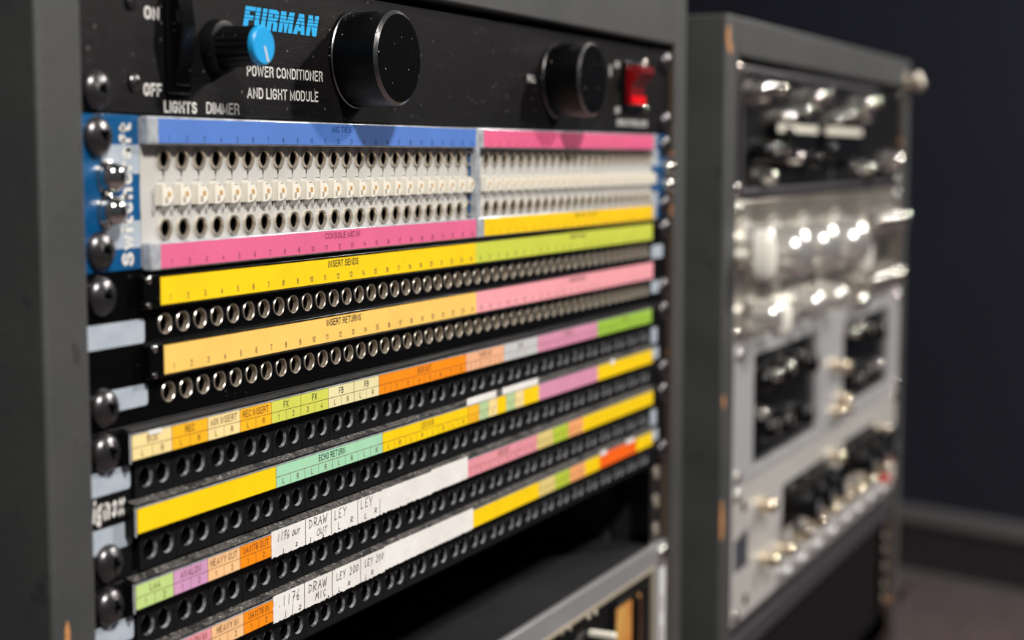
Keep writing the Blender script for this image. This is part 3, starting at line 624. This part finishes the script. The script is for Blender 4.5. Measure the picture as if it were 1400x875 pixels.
t2 = torn(160.2, 199.8, 134.2, 143.0, -3.58, 'masking_tape', sx2, 4, label='blank white tape'); t3 = torn(199.2, 230.8, 133.6, 142.6, -3.62, 'masking_tape', sx2, 5, label='blank white tape', jag=.15)
t4 = torn(87.6, 162.0, 156.2, 165.2, -3.55, 'masking_tape', sx2, 6, label='white tape with handwriting'); t5 = torn(161.4, 235.6, 155.9, 164.6, -3.6, 'masking_tape', sx2, 8, label='blank white tape', jag=.15)
# torn paper scraps on the last row
torn(376, 384.5, 155.9, 158.2, -3.6, 'paper_scrap', sx2, 9, jag=.4); torn(411, 423, 155.9, 158.0, -3.6, 'paper_scrap', sx2, 10, jag=.4); torn(389.5, 394.5, 111.9, 114.2, -3.6, 'paper_scrap', sx1, 11, jag=.4)
torn(24.5, 30.5, 91.0, 92.4, -3.6, 'paper_scrap', sx1, 12, jag=.2)
# handwriting: strokes on a unit box, y up
ST = {'1': [[(.5, 1), (.45, 0)]], '7': [[(0, .95), (.8, 1), (.3, 0)], [(.2, .5), (.7, .55)]], '6': [[(.6, 1), (.1, .4), (.2, 0), (.7, .05), (.7, .4), (.2, .4)]],
      'O': [[(.5, 1), (.1, .7), (.1, .2), (.5, 0), (.9, .3), (.85, .8), (.5, 1)]], 'U': [[(.1, 1), (.1, .2), (.5, 0), (.85, .25), (.9, 1)]], 'T': [[(0, 1), (1, .95)], [(.5, 1), (.5, 0)]],
      'D': [[(.15, 0), (.1, 1), (.7, .8), (.85, .4), (.15, 0)]], 'R': [[(.1, 0), (.1, 1), (.8, .85), (.7, .55), (.15, .5), (.9, 0)]], 'A': [[(0, 0), (.45, 1), (.9, 0)], [(.15, .4), (.75, .4)]],
      'W': [[(0, 1), (.25, 0), (.5, .7), (.75, 0), (1, 1)]], 'L': [[(.1, 1), (.1, 0), (.8, .05)]], 'E': [[(.8, 1), (.1, .95), (.1, 0), (.8, .05)], [(.1, .5), (.65, .5)]], 'Y': [[(0, 1), (.45, .5), (.9, 1)], [(.45, .5), (.35, 0)]],
      'M': [[(0, 0), (.1, 1), (.5, .4), (.85, 1), (.95, 0)]], 'I': [[(.5, 1), (.5, 0)]], 'C': [[(.85, .9), (.3, 1), (.1, .5), (.3, 0), (.85, .1)]], '2': [[(.1, .8), (.5, 1), (.8, .7), (.1, 0), (.9, .05)]], '0': [[(.5, 1), (.15, .6), (.3, 0), (.75, .2), (.8, .8), (.5, 1)]],
      '|': [[(.5, 1), (.45, .5), (.5, 0)]], '.': [[(.4, .15), (.55, .05)]]}
def write(mb, t, u, v, h, wd_, z, slope=0.0, thick=.32, seed=0):
    rnd = random.Random(seed+len(t)); adv = wd_/len(t)
    for i, ch in enumerate(t):
        if ch == ' ': continue
        for st in ST[ch]:
            pts = [(u+adv*i+x*adv*.78+y*.32+rnd.uniform(-.17, .17), v-y*h*rnd.uniform(.9, 1.08)+slope*i-rnd.uniform(-.16, .16)) for x, y in st]
            for (x0, y0), (x1, y1) in zip(pts, pts[1:]):
                L_ = math.hypot(x1-x0, y1-y0) or 1; nx, ny = -(y1-y0)/L_*thick/2, (x1-x0)/L_*thick/2; ex, ey = (x1-x0)/L_*thick*.3, (y1-y0)/L_*thick*.3
                mb.quad([(x0+nx-ex, y0+ny-ey, z), (x1+nx+ex, y1+ny+ey, z), (x1-nx+ex, y1-ny+ey, z), (x0-nx-ex, y0-ny-ey, z)])
hw = MB(); z_ = -3.72
write(hw, '1176', 90.5, 138.4, 2.8, 7.6, z_); write(hw, 'OUT', 99.5, 138.3, 1.7, 5, z_); write(hw, '|', 107, 143, 8, 1.6, z_); write(hw, '1', 93.5, 143.1, 1.4, 1.2, z_); write(hw, '2', 101.5, 142.2, 1.2, 1.4, z_)
write(hw, 'DRAW', 110, 138, 3.0, 12.0, z_, seed=3); write(hw, 'OUT', 115, 141.6, 2.2, 7.0, z_); write(hw, '|', 124, 142.8, 8, 1.4, z_); write(hw, '1', 110.5, 142.8, 1.4, 1.0, z_); write(hw, '2', 118.5, 143, 1.0, 1.2, z_)
write(hw, 'LEY', 126.6, 138.4, 3.2, 8.6, z_); write(hw, 'L', 129, 142.2, 2.0, 2.0, z_); write(hw, 'R', 137.5, 141.8, 2.2, 2.4, z_); write(hw, '|', 142, 142.6, 8, 1.2, z_)
write(hw, 'LEY', 144.8, 138.2, 3.2, 9.0, z_, seed=9); write(hw, 'L', 147.5, 142.2, 1.6, 1.7, z_); write(hw, 'R', 154.6, 141.8, 2.0, 2.2, z_); write(hw, '|', 158.2, 142.6, 5, 1.0, z_)
hw.build('handwriting', PEN, t1, smooth=0)
hw = MB()
write(hw, '.1176', 90.0, 160.8, 3.4, 14.4, z_); write(hw, '|', 106, 164.9, 8.2, 1.6, z_); write(hw, '1', 94.4, 164.9, 1.8, 1.1, z_); write(hw, '|', 98.6, 164.9, 3, 1.1, z_); write(hw, '2', 103, 164.4, 1.4, 1.5, z_)
write(hw, 'DRAW', 109.0, 160.4, 3.2, 12.4, z_, seed=5); write(hw, 'MIC', 113.6, 163.8, 2.3, 7.4, z_); write(hw, '|', 124.0, 164.9, 8.2, 1.4, z_); write(hw, '.', 121.8, 164.9, 1, 1.2, z_, thick=.8)
write(hw, 'LEY 200', 127.5, 160.4, 2.7, 15.5, z_, seed=2); write(hw, 'L', 128.8, 164.6, 1.3, 1.6, z_); write(hw, 'R', 135.4, 164.2, 1.6, 2.0, z_); write(hw, '|', 143.6, 164.5, 8, 1.2, z_)
write(hw, 'LEY 200', 147.3, 160.2, 2.6, 14.0, z_, seed=4); write(hw, 'L', 147.5, 164.6, 1.3, 1.5, z_); write(hw, 'R', 151.8, 164.2, 1.8, 2.0, z_)
hw.build('handwriting', PEN, t4, smooth=0)

# ------------------------------------------------------------------ compressor at the bottom of the near rack
cp_ = thing('compressor', 'brushed aluminium compressor with black inset and amber meter, bottom of near rack', 'audio compressor', 240, 311, 2)
m = MB(); T = 222.6
m.box(-.3, 481.7, T, 233.2, -1.2, 2.3); m.box(-.3, 12, 233.2, 302, -1.2, 2.3); m.box(463.0, 481.7, 233.2, 302, -1.2, 2.3); m.box(-.3, 481.7, 302, 311, -1.2, 2.3); m.build('front_panel', mat('dull_aluminium', s(166, 166, 168), .42, .5, bump=(60, .15, (1, 1, 60))), cp_, bevel=.4)
m = MB(); m.box(12, 463, 233.2, 302, .6, 2.3); m.build('inset_panel', BLACKAL, cp_)
m = MB()
for (a0, a1, b0, b1) in ((12.6, 462.4, 233.6, 235.2), (12.6, 462.4, 300, 301.6), (12.6, 14.2, 235.2, 300), (460.8, 462.4, 235.2, 300)): m.box(a0, a1, b0, b1, -1.6, .7)
m.build('inset_trim', mat('satin_trim', s(196, 184, 162), .35, .4), cp_, bevel=.3)
m = MB(); m.box(14, 468, T+.6, 309, 2.4, 300); m.build('chassis', LIDGREY, cp_)
m = MB(); m.box(402, 452, 240.5, 290, -.6, .7); mt = m.build('meter', BLACKGL, cp_, bevel=.4)
m = MB(); m.box(407, 429, 243.5, 286, -.8, -.55); m.box(437.5, 442, 243.5, 286, -.8, -.55); m.build('meter_face', AMBER, mt, smooth=0)
m = MB(); m.box(404, 450, 239.3, 240.6, -2.2, .7); m.box(432, 436, 243.5, 286, -3.0, -.7); m.build('meter_bezel', BLACKPL, mt, bevel=.3)
kk = knob('large_knob', cp_, 360, 260.5, [(19, .5), (19, -1.2), (16.5, -3), (15.8, -13), (15, -14)], [BLACKPL, BLACKPL], n=48, knurl=.03)
m = MB(); m.box(358.5, 362.5, 241.0, 244.2, -18.5, -4.5); m.build('pointer', CREAM, kk, bevel=.8)
for uu, vv in ((370.7, 238.3), (379.3, 238.2), (336.8, 237.0), (346.6, 237.4)):
    m = MB(); m.lathe(uu, vv, [(1.3, .6), (1.3, -.4), (.9, -.8), (.02, -.9)], 16); m.build('indicator_stud', NICKEL, cp_)
m = MB(); m.box(470.5, 479.5, 237.0, 300, -1.35, -1.18); m.build('paper_tag', paper(226, 226, 224), cp_, smooth=0)
m = MB(); m.box(473.2, 475.4, 252, 262, -1.4, -1.34); m.box(473.2, 475.4, 270, 284, -1.4, -1.34); m.build('tag_print', INKFADE, cp_, smooth=0)
screw(cp_, 473.8, 228.9, -1.2, 'chrome', rot=.3); screw(cp_, 473.8, 304.6, -1.2, 'chrome', rot=.3); screw(cp_, 8.75, 228.9, -1.2, 'chrome', rot=.3); screw(cp_, 8.75, 304.6, -1.2, 'chrome', rot=.3)

# ------------------------------------------------------------------ far rack: four units
X0, X1 = 595.2, 1087.4
def rot_knob(parent, u, v, r, h, mats, name='knob', knurl=0.0, taper=.92, n=24, z=0, skirt=0):
    pr = []
    if skirt: pr += [(skirt, z+.2), (skirt, -1.0+z), (r*1.02, -1.6+z)]
    pr += [(r, (-1.6 if skirt else .2)+z)]
    rt = r*taper; rd = min(rt*.8, h*.6)
    for a_ in (0, 15, 30, 45, 60, 75, 86): pr.append((rt-rd+rd*math.cos(math.radians(a_)) if rd < rt else rt*math.cos(math.radians(a_)), -(h-rd)-rd*math.sin(math.radians(a_))+z))
    return knob(name, parent, u, v, pr, mats, n=n, knurl=knurl)
# 1: dark dual channel unit with chrome knobs
d1 = thing('channel_strip', 'black two channel unit with small chrome knobs, topmost in far rack', 'audio processor', 841, 38.8, 2)
m = MB(); m.box(X0, X1, -47.6, 38.7, 0, 2.3); m.build('front_panel', BLACKPL, d1, bevel=.3)
m = MB(); m.box(612, 1070, -46, 37, 2.3, 250); m.build('chassis', BLACKPL, d1)
m = MB()
for (a0, a1, b0, b1) in ((612, 990, -43.5, -40.5), (612, 1060, 32, 35), (612, 615.5, -40.5, 32), (838, 840, -40.5, -24), (838, 840, 14, 32)): m.box(a0, a1, b0, b1, -1.4, 0)
m.build('panel_trim', mat('dull_grey_trim', s(110, 108, 112), .45, .6), d1, bevel=.4)
for (uu, vv, r_) in ((634.6, -30.3, 8), (766, -29.8, 8), (920, -29.3, 8), (690, -4, 6), (640, 7, 7), (765, 12.2, 6), (806, 6, 7), (1040, 14.2, 8), (965, 24, 6)):
    rot_knob(d1, uu, vv+2, r_, 14, [CHROME if r_ > 7 else BLACKGL, CHROME], skirt=r_*1.3)
for (uu, vv) in ((664, -32), (685, -32), (803, -32), (747, -19.7), (711, -13.9), (691.5, -13.5), (967, -31.8), (877, -19.7), (934, -19.3), (838, -15), (672, 6), (693, 6), (726, 12.2), (664, 24.4), (1052, 14.2), (938, 21)):
    rot_knob(d1, uu, vv, 5.4, 10, [CHROME, CHROME], name='toggle_button', n=16, taper=.8)
for (a0, a1) in ((671, 774), (795, 909)):
    m = MB(); m.box(a0, a1, -10, 14, -7, 0); mt = m.build('meter', BLACKGL, d1, bevel=1)
    m = MB(); m.box(a0+1.5, a1-1.5, -9.2, -4.2, -7.6, -6.9); m.build('scale_strip', paper(236, 230, 214), mt, smooth=0)
for vv in (-43.5+2.5, 32.7): screw(d1, 604.5, vv, 0, 'chrome', 4.4, .3); screw(d1, 1079, vv, 0, 'chrome', 4.4, .3)
# 2: polished silver unit with large metal knobs
d2 = thing('tube_preamplifier', 'mirror bright silver unit with big polished knobs, second from top of far rack', 'audio preamplifier', 841, 127.5, 2)
m = MB(); m.box(X0, X1, 39.2, 127.6, -1, 2.3); m.build('front_panel', MIRROR, d2, bevel=.6)
m = MB(); m.box(612, 1070, 41, 126, 2.3, 250); m.build('chassis', BLACKPL, d2)
for (uu, vv, r_, h_) in ((625, 66, 13, 20), (690, 74, 19, 26), (765, 74, 19, 26), (858, 76, 20, 26), (636, 112, 11, 22), (742, 113, 11, 22), (806, 113, 10, 22)):
    rot_knob(d2, uu, vv, r_, h_, [POLISH, POLISH], name='large_knob', n=40, skirt=r_*1.25, z=-1)
for (uu, vv) in ((965, 62), (1000, 62), (1035, 62), (1062, 62), (955, 110), (988, 110), (1020, 110), (1050, 110), (905, 122)):
    rot_knob(d2, uu, vv+3, 8.5, 15, [CHROME, CHROME], n=28, z=-1, skirt=10)
for (a0, a1, b0, b1) in ((655, 690, 84, 103), (705, 800, 86, 102), (880, 940, 84, 100), (1000, 1050, 80, 98)):
    m = MB(); m.box(a0, a1, b0, b1, -1.6, -.9); m.build('scale_plate', mat('smoky_scale_plate', s(92, 88, 80), .35, .6), d2, bevel=.4)
for vv in (45.5, 121.5): screw(d2, 606, vv, -1, 'chrome', 4.4, .3); screw(d2, 1076, vv, -1, 'chrome', 4.4, .3)
for (uu, vv, lu, lv) in ((868, 86, 9, 15), (604, 72, 7, 16), (642, 114, 6, 12)):
    m = MB(); pr = [(1.0, -14), (1.0, -21), (.9, -24), (.6, -26), (.03, -26.6)]
    m.lathe(0, 0, [(r_*lv, z) for r_, z in pr], 28, su=lu/lv); m.lathe(0, 0, [(3, -1), (3, -14.2)], 16); proto(m, 'lever_cap', IVORY, d2, uu, vv, 0, smooth=60)
# 3: grey unit with two black windows
d3 = thing('equalizer', 'grey unit with two black windows full of knobs, third from top of far rack', 'audio equalizer', 841, 216.4, 2)
m = MB()
for (a0, a1, b0, b1) in ((X0, 640, 128.0, 216.5), (808, 880, 128.0, 216.5), (1052, X1, 128.0, 216.5), (640, 808, 128.0, 137.8), (640, 808, 212, 216.5), (880, 1052, 128, 139.5), (880, 1052, 207.5, 216.5)): m.box(a0, a1, b0, b1, -3, 2.3)
m.build('front_panel', STEEL, d3)
m = MB(); m.box(640, 808, 137.8, 212, 1, 2.2); m.box(880, 1052, 139.5, 207.5, 1, 2.2); m.build('black_window', BLACKGL, d3, smooth=0)
m = MB(); m.box(612, 1070, 130, 215, 2.3, 250); m.build('chassis', BLACKPL, d3)
for (uu, vv) in ((658, 156), (706, 157), (738, 152), (775, 158), (763, 194), (706, 192), (670, 190), (942, 153), (915, 190), (951, 188), (986, 190), (1000, 158)):
    rot_knob(d3, uu, vv, 8.5, 12, [BLACKGL, BLACKGL], skirt=11, n=28, z=1)
    o_ = MB(); o_.prism([(uu-1.1, vv-7.2), (uu+1.1, vv-7.2), (uu+1.1, vv), (uu-1.1, vv)], -11.6, -10.9); o_.build('pointer_line', NICKEL, d3, smooth=0)
for (uu, vv) in ((690, 156), (722, 154), (744, 150), (783, 157), (660, 178), (915, 150), (935, 147), (1010, 186)):
    rot_knob(d3, uu, vv, 4.6, 9, [CHROME, CHROME], name='push_button', n=16, z=1)
for (uu, vv) in ((846, 170), (870, 174), (850, 206), (874, 207), (868, 198)):
    rot_knob(d3, uu, vv-2, 5.0, 10, [PALEGOLD, PALEGOLD], name='switch_button', n=20, z=-3)
for vv in (134.3, 210.5): screw(d3, 606, vv, -3, 'chrome', 4.4, .3); screw(d3, 1076, vv, -3, 'chrome', 4.4, .3)
# 4: pale unit with black pointer knobs and two rows of buttons
d4 = thing('mixer_module', 'pale silver unit with black pointer knobs and two button rows, lowest in far rack', 'audio mixer', 841, 305.5, 2)
m = MB(); m.box(X0, X1, 217.0, 305.6, -2, 2.3); m.build('front_panel', WHITEAL, d4, bevel=.5)
m = MB(); m.box(612, 1070, 219, 304, 2.3, 250); m.build('chassis', BLACKPL, d4)
def chicken(uu, vv, sc=1.0):
    b = knob('pointer_knob', d4, uu, vv, [(10.5*sc, -1.8), (10.5*sc, -3.4), (9*sc, -5), (8.6*sc, -19), (8*sc, -20)], [BLACKPL, BLACKPL], n=30)
    m = MB(); m.prism([(uu-2.4*sc, vv+10*sc), (uu+2.4*sc, vv+10*sc), (uu+1.6*sc, vv-12*sc), (uu-1.6*sc, vv-12*sc)], -23, -19.5); m.build('pointer', BLACKGL, b, bevel=.6)
    m = MB(); m.lathe(uu, vv+3, [(4.6*sc, -23.1), (4.6*sc, -23.5), (3.8*sc, -23.8)], 20); m.add([(uu+3.8*sc*math.cos(k*math.pi/10), vv+3+3.8*sc*math.sin(k*math.pi/10), -23.8) for k in range(20)], [tuple(range(20))]); m.build('knob_cap', mat('satin_knob_cap', s(170, 168, 176), .3, .8), b)
for uu in (728, 768, 804, 903, 947, 985): chicken(uu+6, 250, 1.25)
m = MB()
m.box(716, 838, 236, 268, -2.4, -1.95); m.box(892, 1000, 234, 266, -2.4, -1.95); m.build('knob_backplate', BLACKGL, d4, bevel=.3)
for (uu, vv) in ((661, 238.7), (852, 238.5), (1012, 244)): rot_knob(d4, uu, vv, 5.5, 12, [PALEGOLD, PALEGOLD], name='toggle_switch', n=20, z=-2)
for (uu, vv) in ((667, 277), (706.5, 279), (750.5, 278.4), (789.3, 277), (835, 276.5), (874.6, 277), (918, 277.6), (960, 277.6), (1008, 277), (1040, 272)):
    rot_knob(d4, uu, vv-1, 5.2, 13, [PALEGOLD, PALEGOLD], name='toggle_switch', n=20, z=-2)
for (uu, vv) in ((713, 295.4), (751.7, 295.6), (796, 295.3), (838.8, 294.4), (885.8, 294.2), (926, 294.7), (969.6, 294.2), (1014.7, 294.7)):
    rot_knob(d4, uu, vv, 4.6, 8, [STEEL, STEEL], name='push_button', n=20, z=-2)
o_ = rot_knob(d4, 1030, 288, 6.0, 8, [REDPL, REDPL], name='red_button', n=20, z=-2); o_['label'] = 'red button'
m = MB(); m.prism([(606, 252), (634, 248), (634, 272), (606, 272)], -2.3, -1.95); m.build('dark_badge', mat('slate_badge', s(58, 60, 68), .5), d4, smooth=0)
for (uu, vv) in ((624, 232.4), (631, 294.6)):
    m = MB(); m.lathe(uu, vv, [(4, -2), (3.6, -2.5), (.05, -2.5)], 20); m.build('dark_plug', VOID, d4)
for vv in (223.0, 300.0): screw(d4, 608, vv, -2, 'chrome', 4.4, .3); screw(d4, 1076, vv, -2, 'chrome', 4.4, .3)
# shelf under the units
sh = thing('rack_shelf', 'dark flat shelf below the lowest pale unit of far rack', 'shelf', 841, 330, 2)
m = MB(); m.box(X0, X1, 308, 312, 0, 2.3); m.box(X0, X1, 316, 330, -1.5, 2.3); m.build('front_lip', mat('charcoal_steel', s(66, 64, 68), .5, .3), sh, bevel=.4)
m = MB(); m.box(620, 1064, 326, 329, 2.4, 300); m.build('shelf_tray', DARKWOOD, sh)
bp = thing('blackout_panel', 'black sheet added to keep the empty lower half of far rack dark', 'rack panel', 841, 1115, 3)
m = MB(); m.box(X0, X1, 331, 1118, 6, 9); m.build('cover_sheet', mat('flat_black_sheet', s(15, 14, 14), .8, spec=.1), bp, bevel=.4)  # sheet added to hide the lit rack interior and keep it black
screw(bp, 604, 345, 6, 'black', 4.4, .2); screw(bp, 1079, 345, 6, 'black', 4.4, .2); screw(bp, 604, 420, 6, 'black', 4.4, .2); screw(bp, 1079, 420, 6, 'black', 4.4, .2)

# tidy helper keys
for o in bpy.data.objects:
    for k in ('_b', '_p'):
        if k in o: del o[k]
